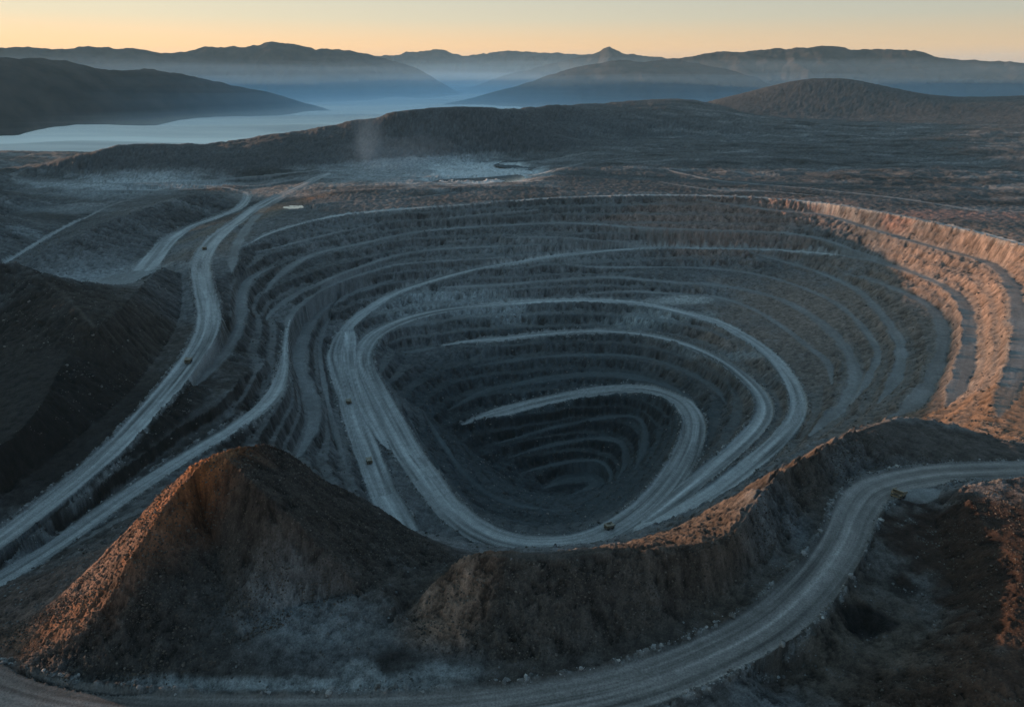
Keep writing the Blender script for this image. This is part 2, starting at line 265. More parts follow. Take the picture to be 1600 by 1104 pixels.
for li, (P, w, typ, rm) in enumerate(LINES):
    S = catmull(P)
    th, td = ray(S[:, 0], S[:, 1]); wm = S[:, 3] if S.shape[1] > 3 else np.ones(len(S))
    if rm == 'world': x, y, z = S.T; r = np.hypot(x, y); th = np.arctan2(x, y)
    elif rm: r = S[:, 2]; z = CAMZ - r * td
    else: z = S[:, 2]; r = (CAMZ - z) / td
    x = r * np.sin(th); y = r * np.cos(th)
    seg = np.hypot(np.diff(x), np.diff(y)); s = np.r_[0, np.cumsum(seg)]
    # densify evenly relative to distance
    tt = [0.0]
    while tt[-1] < s[-1]:
        rr = np.interp(tt[-1], s, r); tt.append(tt[-1] + max(0.5, rr * 0.0022))
    tt = np.array(tt); wm = np.interp(tt, s, wm)
    if typ == 1: wm = 1.3 * wm * np.clip(.15 + .85 * np.minimum(tt, tt[-1] - tt) / min(90, .35 * tt[-1]), 0, 1)
    x = np.interp(tt, s, x); y = np.interp(tt, s, y); z = np.interp(tt, s, z)
    if typ: # ease the survey's kinks
        for _ in range(6):
            z[1:-1] = .25 * z[:-2] + .5 * z[1:-1] + .25 * z[2:]
            x[1:-1] = .25 * x[:-2] + .5 * x[1:-1] + .25 * x[2:]; y[1:-1] = .25 * y[:-2] + .5 * y[1:-1] + .25 * y[2:]
    if typ == 2:
        if tuple(P[0][:2]) in TAPER: wm = wm * np.clip(.12 + tt / 120, 0, 1)
        if tuple(P[-1][:2]) in TAPER: wm = wm * np.clip(.12 + (tt[-1] - tt) / 120, 0, 1)
    ROADPATH[li] = (tt, x, y, z)
    tx = np.gradient(x); ty = np.gradient(y); ln = np.hypot(tx, ty) + 1e-9; tx /= ln; ty /= ln
    wob = 1 + (0.05 if typ == 2 else 0.28) * vnoise(tt / 35.0 + li * 7.7, tt * 0 + li * 3.1) + (0.03 if typ == 2 else .15) * vnoise(tt / 9.0 + li, tt * 0 + li)
    for i in range(len(tt)):
        rr = math.hypot(x[i], y[i]); hw = max(w * 0.5 * float(wob[i] * wm[i]), rr * 0.0016)
        m = hw + (7.0 if typ == 2 else 2.0); aa = math.atan2(x[i], y[i])
        u0 = int((aa - m / rr - TH0) / DU); u1 = int((aa + m / rr - TH0) / DU) + 2
        v0 = np.searchsorted(RR, rr - m) - 1; v1 = np.searchsorted(RR, rr + m) + 1
        u0 = max(0, u0); v0 = max(0, v0); u1 = min(NU, u1); v1 = min(NV, v1)
        if u0 >= u1 or v0 >= v1: continue
        sl = (slice(v0, v1), slice(u0, u1))
        dx = X[sl] - x[i]; dy = Y[sl] - y[i]; q = np.sqrt(dx * dx + dy * dy) / hw
        mk = q < Q[sl]
        if typ == 0: mk &= (q <= 1.0) & (Q[sl] > 1.0)
        elif typ == 1: mk &= (q <= 1.0) | (TY[sl] != 2)
        if not mk.any(): continue
        Q[sl][mk] = q[mk]; ZC[sl][mk] = z[i]; DS[sl][mk] = (dx * -ty[i] + dy * tx[i])[mk]
        SS[sl][mk] = tt[i] + (dx * tx[i] + dy * ty[i])[mk]; TY[sl][mk] = typ; HW[sl][mk] = hw; LI[sl][mk] = li
CM = Q <= 1.0

# ------------------------------------------------------------------ heights: relax the free ground between the surveyed lines
def relax(mask, val, dv, du, level=0):
    nv, nu = mask.shape
    if min(nv, nu) > 24:
        pv, pu = nv + nv % 2, nu + nu % 2
        M = np.zeros((pv, pu), np.float32); M[:nv, :nu] = mask; A = np.zeros((pv, pu), np.float32); A[:nv, :nu] = np.where(mask, val, 0)
        Mc = M.reshape(pv // 2, 2, pu // 2, 2).sum((1, 3)); Ac = A.reshape(pv // 2, 2, pu // 2, 2).sum((1, 3))
        dvp = np.r_[dv, np.full(pv - nv, dv[-1])]
        hc = relax(Mc > 0, Ac / np.maximum(Mc, 1), dvp.reshape(-1, 2).sum(1), du * 2, level + 1)
        h = np.repeat(np.repeat(hc, 2, 0), 2, 1)[:nv, :nu]; it = 50 if level else 40
    else:
        h = np.full((nv, nu), val[mask].mean(), np.float32); it = 600
    h = np.where(mask, val, h).astype(np.float32)
    wv = (1.0 / (dv / dv.min()) ** 2)[:, None].astype(np.float32); wu = np.float32((dv.min() / du) ** 2)
    par = (np.add.outer(np.arange(nv), np.arange(nu)) & 1).astype(bool); free = ~mask
    om = 1.6 if level > 1 else 1.35
    sel = [free & par, free & ~par]
    for k in range(it):
        for sm in sel:
            p = np.pad(h, 1, mode='edge')
            a = (wv * (p[:-2, 1:-1] + p[2:, 1:-1]) + wu * (p[1:-1, :-2] + p[1:-1, 2:])) / (2 * wv + 2 * wu)
            h = np.where(sm, h + om * (a - h), h)
    return h
dvs = np.gradient(LV)
H0 = relax(CM, ZC, dvs, DU)
def blur(a, n):
    for _ in range(n):
        p = np.pad(a, 1, mode='edge'); a = (p[:-2, 1:-1] + p[2:, 1:-1] + p[1:-1, :-2] + p[1:-1, 2:] + 4 * a) / 8
    return a
rr2 = RR[:, None]
rnd = (1 - sstep(520, 580, rr2)) * sstep(-20, 20, X) * (1 - CM * (TY > 0)); H0 = H0 * (1 - rnd) + blur(H0, 40) * rnd
# distant hills get rounded shoulders
Hs = blur(H0, 30); far = sstep(2300, 2900, rr2); H0 = H0 * (1 - far) + Hs * far
Hb = blur(H0, 3)
dH_v = np.gradient(Hb, LV, axis=0) / rr2; dH_u = np.gradient(Hb, DU, axis=1) / rr2
sn = np.sin(TH)[None, :]; cs = np.cos(TH)[None, :]
GX = (dH_v * sn + dH_u * cs).astype(np.float32); GY = (dH_v * cs - dH_u * sn).astype(np.float32)
GX = blur(GX, 4); GY = blur(GY, 4)
SL = np.hypot(GX, GY) + 1e-6; ux = GX / SL; uy = GY / SL
road = (TY > 0) & CM; haul = (TY == 2) & CM
roadf = np.where(TY > 0, 1 - sstep(0.85, 1.05, Q), 0).astype(np.float32)
haulf = np.where(TY == 2, 1 - sstep(0.88, 1.04, Q), 0).astype(np.float32)
face = sstep(0.16, 0.42, SL) * (1 - roadf)
def streak(lam, Lh, n, k):
    a = 0
    for t in np.linspace(-Lh, Lh, n): a = a + vnoise((X + ux * t) / lam, (Y + uy * t) / lam, k)
    return a / n * math.sqrt(n) * 0.8
ST1 = streak(9.0, 16, 7, 0); ST2 = streak(3.4, 7, 7, 1); ST3 = streak(24.0, 30, 5, 2)
NZ1 = fbm(X, Y, 60, 4, .5, 0); NZ2 = fbm(X, Y, 9, 4, .55, 1); NZ3 = fbm(X, Y, 420, 5, .55, 2)
def rill(lam, Lh, n, k):
    a = 0
    for t in np.linspace(-Lh, Lh, n): a = a + 1 - 2.4 * np.abs(vnoise((X + ux * t) / lam, (Y + uy * t) / lam, k))
    return a / n
RL = rill(13.0, 9, 5, 3) + .6 * rill(5.5, 5, 5, 0)
NR = 1 - np.abs(fbm(X, Y, 15, 4, .62, 3)) * 2.2; NF = fbm(X, Y, 4.2, 3, .6, 2); NW = (rng.random(X.shape, dtype=np.float32) * 2 - 1)
HEAP = 1 - sstep(560, 640, rr2)
NS = 1 - np.abs(fbm(X, Y, 3.2, 3, .65, 1)) * 2.2; NM = fbm(X, Y, 26, 3, .5, 0)
SZ = np.clip(rr2 / 900.0, 0.35, 1.6)
H = H0.copy()
def inpoly(poly):
    """poly: list of (u, v, elevation) corners on the ground -> mask"""
    P = [at(*p) for p in poly]; m = np.zeros(X.shape, bool); j = len(P) - 1
    xw = X + 2.5 * NZ2; yw = Y + 2.5 * NZ2
    for i in range(len(P)):
        (xi, yi), (xj, yj) = P[i], P[j]
        if yi != yj: m ^= ((yi > yw) != (yj > yw)) & (xw < (xj - xi) * (yw - yi) / (yj - yi) + xi)
        j = i
    return m
PIT = inpoly([(395,376,-30),(480,347,-20),(600,329,-10),(800,314,-3),(950,306,0),(1200,310,0),(1400,336,0),(1600,384,0),(1720,430,0),(1700,640,-40),(1560,660,-40),(1420,655,28),(1290,702,48),(1200,760,60),(1155,828,64),(1000,860,68),(760,868,66),(700,880,20),(575,786,32),(425,698,100),(250,775,-60),(0,910,-70),(-60,925,-64),(130,770,-66),(300,648,-66),(360,560,-55),(360,440,-45)])
tm = (1 - .55 * sstep(350, 650, X)) * blur(PIT * face, 3) * sstep(560, 640, rr2) * (.55 + .45 * sstep(-.5, .2, fbm(X, Y, 150, 3, .5, 1)))
ph = (H0 + 2.2 * NZ1 + .8 * NZ2) / 17.0 + 40; fr_ = ph - np.floor(ph)
TT = (np.floor(ph) + sstep(.32, .86, fr_)) * 17.0 - 17.0 * ph
LEDGE = tm * (1 - sstep(.26, .42, fr_) + sstep(.80, .90, fr_))
H += tm * .9 * TT; face = face * (1 - .75 * LEDGE)
hp = HEAP * .96
H += face * ((1 - hp) * (-.9 * np.abs(ST1) - 0.5 * np.abs(ST2) - .7 * ST3) + 1.5 * NZ2 + ((1 - .5 * HEAP) * 1.2 * NR + (1 - .88 * HEAP) * 2.3 * RL) + .8 * NF + .22 * NW * np.clip(SZ, .4, 1)) * SZ
flat = (1 - face) * (1 - roadf)
px_, py_ = at(1150, 775, -20); G1 = np.exp(-(((X - px_) / 190) ** 2 + ((Y - py_) / 190) ** 2)) * face
H += G1 * (2.6 * RL + 2.2 * NR + 1.8 * NM)
H += HEAP * (1 - roadf) * ((.18 + .5 * face) * NS + 1.3 * NM * face + .35 * NF + .10 * NW)
H += flat * (0.9 * NZ2 * SZ + .35 * NF * SZ + NZ1 * 0.8 * sstep(350, 1200, rr2)) 
damp = 1 - .6 * sstep(4300, 6000, rr2); H += damp * flat * sstep(2200, 2800, rr2) * (NZ3 * 16 + NZ1 * 3)
H += damp * face * sstep(2200, 2800, rr2) * (-3.5 * np.abs(ST3) * 2 + 8 * NZ3 + 3 * NZ1)
H += roadf * (0.12 * vnoise(DS / 1.4, SS / 40, 2) + 0.06 * NZ2)
ad = np.abs(DS)
berm = np.where((TY == 2), np.exp(-((ad - HW - 0.8) / 1.7) ** 2), 0) * (1 + 0.6 * vnoise(SS / 4.0, DS / 3.0 + 9, 3)) * (0.55 + 0.45 * sstep(-.6, .2, vnoise(SS / 60.0, LI * 1.7, 1)))
H += (berm * 2.6 * (rr2 < 2300)).astype(np.float32)

# ------------------------------------------------------------------ ground colours (bare rock, dirt, dust, some painted sun and shade)
def mixc(c, col, m):
    return c * (1 - m[..., None]) + np.array(col, np.float32) * m[..., None]
TONE = (1 + 0.22 * NZ1 + 0.30 * NZ2)
col = np.zeros((NV, NU, 3), np.float32); col[:] = (.118, .117, .119)
col *= (1 + .25 * fbm(X, Y, 130, 4, .6, 3))[..., None]
def blob(px, py, z, rx, c, s=1.0, ry=None, ang=0, edge=.5, rmode=False):
    """patch of other ground colour, soil as well as painted sunlight and shade, radius in metres, ragged edge"""
    global col
    th, td = ray(px, py); r = z if rmode else (CAMZ - z) / td
    x0 = r * math.sin(th); y0 = r * math.cos(th); ry = ry or rx; a = R(ang)
    u = (X - x0) * math.cos(a) + (Y - y0) * math.sin(a); v = -(X - x0) * math.sin(a) + (Y - y0) * math.cos(a)
    d = np.sqrt((u / rx) ** 2 + (v / ry) ** 2) + .35 * NZ1 + .18 * NZ2
    col = mixc(col, c, (s * (1 - sstep(1 - edge, 1 + edge, d))).astype(np.float32))
# plateau behind, dark heath with pale streaks
pl = sstep(1700, 2300, rr2) * np.ones_like(X)
col = mixc(col, (.070, .071, .073), pl * .85)
strk = fbm(X * .33, Y, 70, 5, .62, 1)
col = mixc(col, (.20, .20, .20), np.clip(sstep(.15, .8, strk) * pl * .75 * (1 - sstep(5200, 6500, rr2)), 0, 1).astype(np.float32))
col = mixc(col, (.018, .02, .02), np.clip(sstep(.1, .8, -strk) * pl * .85, 0, 1).astype(np.float32))
WARM = (.27, .17, .115); DIRT = (.045, .040, .037); RUST = (.15, .075, .04)
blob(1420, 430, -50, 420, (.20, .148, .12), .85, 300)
blob(1130, 330, -20, 330, (.24, .15, .12), .7, 110)  # pinkish sunlight along the upper back wall, painted into the rock colour
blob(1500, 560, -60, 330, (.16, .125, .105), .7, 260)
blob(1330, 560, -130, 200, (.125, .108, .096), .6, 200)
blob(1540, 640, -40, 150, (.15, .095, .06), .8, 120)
blob(1500, 335, 3, 160, (.30, .17, .14), .6, 60)  # sunlit pink patch on the plateau, painted in
blob(400, 330, -20, 40, (.30, .16, .10), .8, 190, -35)
blob(365, 350, -28, 40, (.16, .13, .105), .8, 180, -30)
blob(300, 395, -34, 60, (.22, .17, .14), .5, 90, -20)
# grey clay floor left and the pond surroundings
blob(180, 440, -60, 130, (.26, .265, .27), .9, 120)
blob(330, 330, -10, 120, (.05, .05, .05), .8, 60)
blob(330, 380, -32, 60, (.17, .14, .12), .7, 120, -30)
blob(100, 300, -25, 300, (.13, .135, .14), .6, 90)
blob(60, 340, -40, 90, (.035, .036, .037), .8, 60)
blob(170, 300, -20, 200, (.20, .21, .215), .6, 60)
blob(110, 328, -40, 150, (.19, .20, .205), .6, 45, -10)
blob(45, 372, -50, 60, (.25, .26, .265), .6, 30, -20)
blob(290, 385, -38, 60, (.20, .20, .20), .5, 60)
blob(370, 540, -60, 40, (.15, .155, .16), .6, 60)
blob(230, 286, -20, 320, (.36, .37, .375), .85, 120)
blob(420, 300, -18, 140, (.24, .22, .21), .6, 130)
blob(680, 265, -12, 400, (.29, .30, .305), .9, 460)
blob(755, 268, -12, 200, (.52, .53, .53), .9, 330)
blob(540, 285, -12, 130, (.24, .25, .25), .7, 60)
blob(60, 560, 10, 230, (.026, .021, .018), .95, 260)
blob(130, 640, -20, 130, (.02, .018, .017), .9, 130)
blob(220, 520, -20, 90, (.085, .07, .06), .7, 110)
# pit inner walls
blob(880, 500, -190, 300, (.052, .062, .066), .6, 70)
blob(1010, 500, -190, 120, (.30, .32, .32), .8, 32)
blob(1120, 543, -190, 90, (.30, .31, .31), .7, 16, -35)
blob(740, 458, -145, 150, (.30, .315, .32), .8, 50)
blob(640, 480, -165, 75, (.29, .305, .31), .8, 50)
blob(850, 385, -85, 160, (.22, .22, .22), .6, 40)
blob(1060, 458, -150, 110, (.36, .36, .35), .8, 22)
blob(880, 690, -330, 190, (.034, .040, .044), .85, 120)  # shade of the pit bottom painted into the rock
# foreground heaps
blob(330, 900, 75, 120, DIRT, .95, 95)
blob(440, 850, 75, 50, (.075, .072, .070), .7, 45)
blob(560, 830, 40, 110, (.036, .029, .025), .9, 70)
blob(180, 860, 60, 36, (.34, .115, .028), .9, 80, -40)  # orange of the low sun on the left flank put into the colour
blob(900, 930, 55, 190, (.058, .047, .040), .95, 62)
blob(705, 925, 50, 20, (.20, .125, .09), .8, 36, -25)  # pinkish soil with the soft light on this flank painted in
blob(1220, 800, 55, 120, (.066, .052, .043), .9, 130)
blob(1180, 750, 20, 70, (.072, .055, .044), .8, 140, -40)
blob(1090, 810, 0, 70, (.075, .064, .056), .8, 60)
blob(1230, 850, 38, 26, (.11, .115, .12), .8, 60, -20)
blob(1480, 690, 30, 150, (.06, .049, .043), .9, 45)
blob(480, 975, 44, 46, (.15, .155, .16), .95, 26)
blob(560, 1030, 40, 60, (.09, .093, .097), .7, 12)
blob(420, 1068, 39, 85, (.30, .31, .31), .7, 5)
blob(620, 1045, 39, 40, (.28, .29, .29), .6, 6)
blob(620, 1030, 40, 14, (.025, .023, .022), .9, 8)
blob(60, 930, 0, 90, (.135, .095, .08), .9, 120)
blob(1430, 840, 28, 45, (.095, .09, .086), .9, 65)
blob(1320, 1000, 22, 60, (.085, .066, .052), .8, 60)
blob(1355, 990, 12, 17, (.012, .011, .011), .97, 12, 0, .25)
blob(1412, 925, 19, 14, (.018, .016, .015), .95, 10, 0, .25)

blob(1650, 880, 60, 75, (.03, .016, .011), .97, 140, 0, .25)
blob(1560, 900, 47, 34, (.036, .022, .016), .9, 70)
blob(1560, 1060, 55, 60, (.055, .032, .022), .9, 40)
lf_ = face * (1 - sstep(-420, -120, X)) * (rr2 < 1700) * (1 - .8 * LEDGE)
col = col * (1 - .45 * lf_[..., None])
hm_ = sstep(0, 16, H0) * sstep(2300, 2450, rr2) * np.maximum(1 - sstep(R(3), R(20), TH)[None, :], sstep(5000, 6500, rr2))
col = mixc(col, (.050, .053, .058), (hm_ * .85).astype(np.float32))
# gullies and scree on the faces
g = face * (1 - .6 * sstep(2300, 2800, rr2))
col *= (1 + g * (.16 * ST1 + .16 * ST2 + .22 * (NR - .4) + .30 * (RL - .3)) + .30 * NZ2 + .34 * NF + .22 * NW + HEAP * ((.08 + .2 * face) * (NS - .3) + .1 * NF)).clip(.25, 2.4)[..., None]
col = mixc(col, (.165, .165, .163), np.clip(LEDGE * (.75 + .3 * NZ2), 0, .9).astype(np.float32) * .8)
# crusts of paler fines at the crest of each face
lip = np.where(TY > 0, np.exp(-((Q - 1.08) / .09) ** 2), 0) * (Q < 1.5)
col = mixc(col, (.22, .225, .22), np.clip(lip * .5 * (.6 + .6 * NZ2) * (rr2 > 350), 0, 1).astype(np.float32))
bm = np.clip(berm * 1.1, 0, 1) * sstep(-.2, .6, NZ2 + .4 * vnoise(X / 2.1, Y / 2.1, 2))
col = mixc(col, (.30, .31, .31), (bm * .8).astype(np.float32))
# bench floors and haul roads: fines with tyre tracks
trk = .55 * vnoise(DS / (1.2 + rr2 / 450.0), SS / 110 + LI, 1) + .35 * vnoise(DS / .9, SS / 60 + LI, 2) + .55 * vnoise(DS / (3 + rr2 / 250.0) + LI, SS / 240, 3)
bench = np.where((TY == 1), 1 - sstep(.75, 1.05, Q + .12 * NZ2), 0).astype(np.float32)
bc = np.array((.215, .217, .217), np.float32) * (1 + .18 * trk + .22 * NZ1)[..., None]
warmth = np.clip(col[..., 0] / (col[..., 2] + 1e-3) - 1.15, 0, 1.2)[..., None] * .55
bc = bc * (1 - warmth) + col * 1.25 * warmth
col = col * (1 - .85 * bench[..., None]) + bc * .85 * bench[..., None]
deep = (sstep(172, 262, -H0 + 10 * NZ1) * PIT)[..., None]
col = col * (1 - deep * np.array((.66, .60, .57), np.float32))  # shade of the lower pit put into the colour, darker with depth
rc = np.array((.32, .322, .32), np.float32) * (1 + .66 * trk + .10 * NZ1 + .05 * NZ2)[..., None]
# worn wheel paths show darker and smoother, loose dust between paler
lane = np.cos(DS / HW * math.pi * 2.0); rc *= (1 + .10 * lane)[..., None]
edge = sstep(.72, 1.0, Q); rc *= (1 - .28 * edge)[..., None]
fr = haulf * (LI == FRONT)
rc = rc * (1 - fr[..., None] * .42)
rc = rc * (1 + np.array((.10, 0, -.05), np.float32) * fr[..., None])
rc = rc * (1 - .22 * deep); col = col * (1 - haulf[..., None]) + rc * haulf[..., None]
col *= (1 - .25 * sstep(2000, 2600, rr2) * haulf)[..., None]
col = np.clip(col, .006, .6)

# ------------------------------------------------------------------ ground material
def new_mat(name):
    m = bpy.data.materials.new(name); m.use_nodes = True; t = m.node_tree
    return m, t.nodes, t.links, t.nodes['Principled BSDF']
gm, n_, l_, pb = new_mat('rock_and_dust')
at_ = n_.new('ShaderNodeAttribute'); at_.attribute_name = 'Col'
geo = n_.new('ShaderNodeNewGeometry')
def gnoise(scale, detail, lo, hi, rough=.65):
    t = n_.new('ShaderNodeTexNoise'); t.inputs['Scale'].default_value = scale; t.inputs['Detail'].default_value = detail
    t.inputs['Roughness'].default_value = rough; l_.new(geo.outputs['Position'], t.inputs['Vector'])
    m = n_.new('ShaderNodeMapRange'); m.inputs[1].default_value = .3; m.inputs[2].default_value = .7
    m.inputs[3].default_value = lo; m.inputs[4].default_value = hi; l_.new(t.outputs[0], m.inputs[0]); return m.outputs[0], t
a1, t1 = gnoise(0.9, 5, .62, 1.38); a2, t2 = gnoise(0.12, 4, .82, 1.18)
mu = n_.new('ShaderNodeMath'); mu.operation = 'MULTIPLY'; l_.new(a1, mu.inputs[0]); l_.new(a2, mu.inputs[1])
vm = n_.new('ShaderNodeVectorMath'); vm.operation = 'SCALE'; l_.new(at_.outputs['Color'], vm.inputs[0]); l_.new(mu.outputs[0], vm.inputs['Scale'])
l_.new(vm.outputs[0], pb.inputs['Base Color']); pb.inputs['Roughness'].default_value = .92
pb.inputs['Specular IOR Level'].default_value = .2
bp = n_.new('ShaderNodeBump'); bp.inputs['Strength'].default_value = 1.0; bp.inputs['Distance'].default_value = 1.5
l_.new(t1.outputs[0], bp.inputs['Height']); l_.new(bp.outputs[0], pb.inputs['Normal'])

# ------------------------------------------------------------------ cut the ground into its named pieces
LAB = np.zeros((NV, NU), np.int16)     # 0 plain ground
LAB[PIT] = 1
LAB[inpoly([(-100,1000,30),(20,1020,37),(60,1066,38),(220,1086,38),(340,1042,40),(362,1005,43),(575,925,48),(600,892,42),(728,876,14),(650,838,12),(540,768,48),(425,696,100),(345,706,111),(250,771,82),(110,920,46)])] = 2
LAB[inpoly([(650,1012,38),(780,1036,36),(940,1018,35),(1100,952,33),(1215,862,33),(1285,766,31),(1400,728,30),(1600,719,30),(1720,760,28),(1600,705,28),(1420,652,32),(1290,699,50),(1200,756,61),(1155,824,66),(1000,856,70),(758,865,69),(700,892,59),(640,960,41)])] = 3
LAB[inpoly([(1480,770,32),(1465,830,30),(1485,900,28),(1478,950,28),(1430,1030,28),(1200,1110,28),(1900,1104,80),(1900,740,60),(1600,749,50),(1500,763,44)])] = 4
LAB[inpoly([(-200,400,80),(0,409,70),(75,438,45),(110,468,28),(190,480,-10),(240,428,-17),(283,480,-41),(235,570,-47),(110,690,-53),(0,775,-57),(-90,840,-60),(-400,900,-60)])] = 5
LAB[inpoly([(25,425,-46),(112,370,-30),(200,334,-20),(300,302,-10),(350,302,-14),(352,326,-30),(260,370,-44),(175,425,-58),(100,452,-62)])] = 6
hillm = (rr2 > 2450) & (H0 > 8 + 0 * X); LAB[hillm & (TH[None, :] < R(6))] = 7
LAB[(rr2 > 6000) & (TH[None, :] >= R(6))] = 8
LI2 = LAB.copy()
ROADS = {}
for li, (P, w, typ, rm) in enumerate(LINES):
    if typ == 2: ROADS[li] = 100 + li
hl = haul & (Q < .97)
for li, k in ROADS.items(): LI2[hl & (LI == li)] = k
merge = {}
idx_of = lambda u, v: [li for li, (P, w, t, rm) in enumerate(LINES) if t == 2 and abs(P[0][0] - u) < 1 and abs(P[0][1] - v) < 1][0]
jn = {100 + idx_of(1030, 387): 100 + idx_of(600, 775), 100 + idx_of(540, 520): 100 + idx_of(600, 775), 100 + idx_of(640, 845): 100 + idx_of(600, 775), 100 + idx_of(640, 710): 100 + idx_of(665, 745)}
for a, b in jn.items(): LI2[LI2 == a] = b
NAMES = {0: ('ground', 'dark plateau of bare rock and dust around the open pit', 'ground'),
 1: ('open_pit', 'grey terraced walls of the deep open pit', 'mine pit'),
 2: ('spoil_heap', 'tall brown spoil heap at the bottom left with its left flank lit orange', 'spoil heap'),
 3: ('spoil_heap', 'long rounded brown spoil heap between the pit and the front haul road', 'spoil heap'),
 4: ('spoil_heap', 'dark reddish spoil heap at the bottom right corner with a rusty edge', 'spoil heap'),
 5: ('spoil_heap', 'nearly black spoil heap at the left edge beside the long haul road', 'spoil heap'),
 6: ('spoil_heap', 'low dark spoil ridge between the two roads at the upper left', 'spoil heap'),
 7: ('hills', 'long dark hill behind the pond with mist beyond', 'hill'),
 8: ('hills', 'dark rounded hill at the far right of the plateau', 'hill')}
rl = {idx_of(385,384): 'narrow dusty road along the rim of the pit', idx_of(600,775): 'upper haul road with two trucks, climbing the far pit wall to the right',
 idx_of(665,745): 'wide main haul road looping round the pit', idx_of(690,540): 'middle haul road along the far pit wall',
 idx_of(455,492): 'lower left haul road passing behind the tall heap', idx_of(510,272): 'long winding haul road along the left side of the pit',
 idx_of(386,300): 'short grey road curving down to the clay floor', idx_of(-60,448): 'small road at the far left edge',
 idx_of(-120,1040): 'wide curving haul road in the foreground'}
for li, t in rl.items(): NAMES[100 + li] = ('haul_road', t, 'road')
VIDX = np.arange(NV * NU, dtype=np.int64).reshape(NV, NU)
fl = LI2[:-1, :-1]
qa = VIDX[:-1, :-1]; qb = VIDX[:-1, 1:]; qc = VIDX[1:, 1:]; qd = VIDX[1:, :-1]
ALLV = np.stack([X, Y, H], -1).reshape(-1, 3); ALLC = col.reshape(-1, 3)
for k in np.unique(fl):
    m = fl == k; F = np.stack([qa[m], qb[m], qc[m], qd[m]], -1)
    used = np.zeros(NV * NU, bool); used[F.ravel()] = True
    mp = np.cumsum(used) - 1; nm, lb, ct = NAMES[int(k)]
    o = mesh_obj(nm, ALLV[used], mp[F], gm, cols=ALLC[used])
    tag(o, lb, ct, None, 'structure')
def height(x, y):
    r = math.hypot(x, y); th = math.atan2(x, y)
    u = (th - TH0) / DU; v = np.interp(math.log(r), LV, np.arange(NV)); ui = int(u); vi = int(v); fu = u - ui; fv = v - vi
    vi = min(vi, NV - 2)
    return float((H[vi, ui] * (1 - fu) + H[vi, ui + 1] * fu) * (1 - fv) + (H[vi + 1, ui] * (1 - fu) + H[vi + 1, ui + 1] * fu) * fv)
#%%REST
# ------------------------------------------------------------------ far mountains
mm, mn, mlk, mp_ = new_mat('mountain_heath')
mtc = mn.new('ShaderNodeNewGeometry'); mno = mn.new('ShaderNodeTexNoise'); mno.inputs['Scale'].default_value = .0035; mno.inputs['Detail'].default_value = 8
mlk.new(mtc.outputs['Position'], mno.inputs['Vector'])
mra = mn.new('ShaderNodeValToRGB'); mra.color_ramp.elements[0].position = .35; mra.color_ramp.elements[1].position = .7
mra.color_ramp.elements[0].color = (.020, .024, .026, 1); mra.color_ramp.elements[1].color = (.058, .052, .050, 1)
mlk.new(mno.outputs[0], mra.inputs[0]); mlk.new(mra.outputs[0], mp_.inputs['Base Color']); mp_.inputs['Roughness'].default_value = 1
mp_.inputs['Specular IOR Level'].default_value = 0
def mountain(pts, r0, r1, label, seed, base=-260, slope=.42):
    S = catmull(np.array(pts, float)); th, td = ray(S[:, 0], S[:, 1])
    u = np.linspace(th.min(), th.max(), 560); f = (u - u[0]) / (u[-1] - u[0]); rc_ = r0 + (r1 - r0) * f
    zc = CAMZ - rc_ * np.interp(u, th, td)
    zc = zc + fbm(u * rc_, u * 0 + seed * 100, 900, 5, .6, 1) * r0 * .0009
    wid = np.maximum(zc - base, 20) / slope; v = np.linspace(-1, 1, 110)
    r = rc_[None] + wid[None] * v[:, None]; xx = r * np.sin(u)[None]; yy = r * np.cos(u)[None]
    hh = np.maximum(zc - base, 20)[None]
    prof = 1 - np.abs(v[:, None]) ** 1.15; spur = 1 - np.abs(fbm(xx, yy * .45 + seed * 999, 2100, 5, .52, 2))
    amp = hh * .34 * (4 * prof * (1 - prof))
    z = base + hh * prof + amp * (spur - .7) * (1.5 if seed < 4 else .8) + hh * .05 * fbm(xx, yy, 500, 4, .6, 0) * np.minimum(1, prof * 3)
    V = np.stack([xx, yy, z], -1).reshape(-1, 3); I = np.arange(V.shape[0]).reshape(110, 560)
    F = np.stack([I[:-1, :-1], I[:-1, 1:], I[1:, 1:], I[1:, :-1]], -1).reshape(-1, 4)
    tag(mesh_obj('mountains', V, F, mm), label, 'mountain', None, 'structure')
mountain([(-330,84),(-150,84),(0,88),(60,88),(100,93),(150,108),(190,113),(230,111),(290,116),(340,128),(400,140),(440,150),(487,163),(530,176)], 8300, 11500, 'dark mountain slope at the left running down into the fog', 1, slope=.52)
mountain([(-450,80),(-200,80),(0,76),(60,77),(120,72),(160,76),(230,79),(290,78),(325,73),(360,74),(400,72),(440,68),(480,74),(530,78),(580,84),(620,95),(660,112),(690,130),(720,146)], 17500, 17500, 'long hazy mountain ridge beyond the fog at the upper left', 2)
mountain([(520,84),(600,87),(640,84),(685,80),(720,87),(760,84),(810,79),(850,82),(900,85),(960,90),(1100,95)], 26000, 26000, 'faint farthest ridge in the gap at the centre of the skyline', 3)
mountain([(670,158),(740,135),(800,115),(850,103),(900,92),(930,84),(952,71),(975,81),(1010,88),(1060,92),(1150,100)], 19500, 19500, 'hazy mountain with one small pointed peak', 4)
mountain([(690,164),(740,152),(800,135),(870,115),(920,102),(980,96),(1030,95),(1080,99),(1130,108),(1180,122),(1200,132),(1260,150)], 12500, 12500, 'smooth blue mountain in front of the pointed peak', 5)
mountain([(980,104),(1040,92),(1100,85),(1170,78),(1230,76),(1288,70),(1340,77),(1420,79),(1470,90),(1520,97),(1600,100),(1750,106),(1900,112)], 14500, 14500, 'broad mountain ridge along the right skyline', 6)

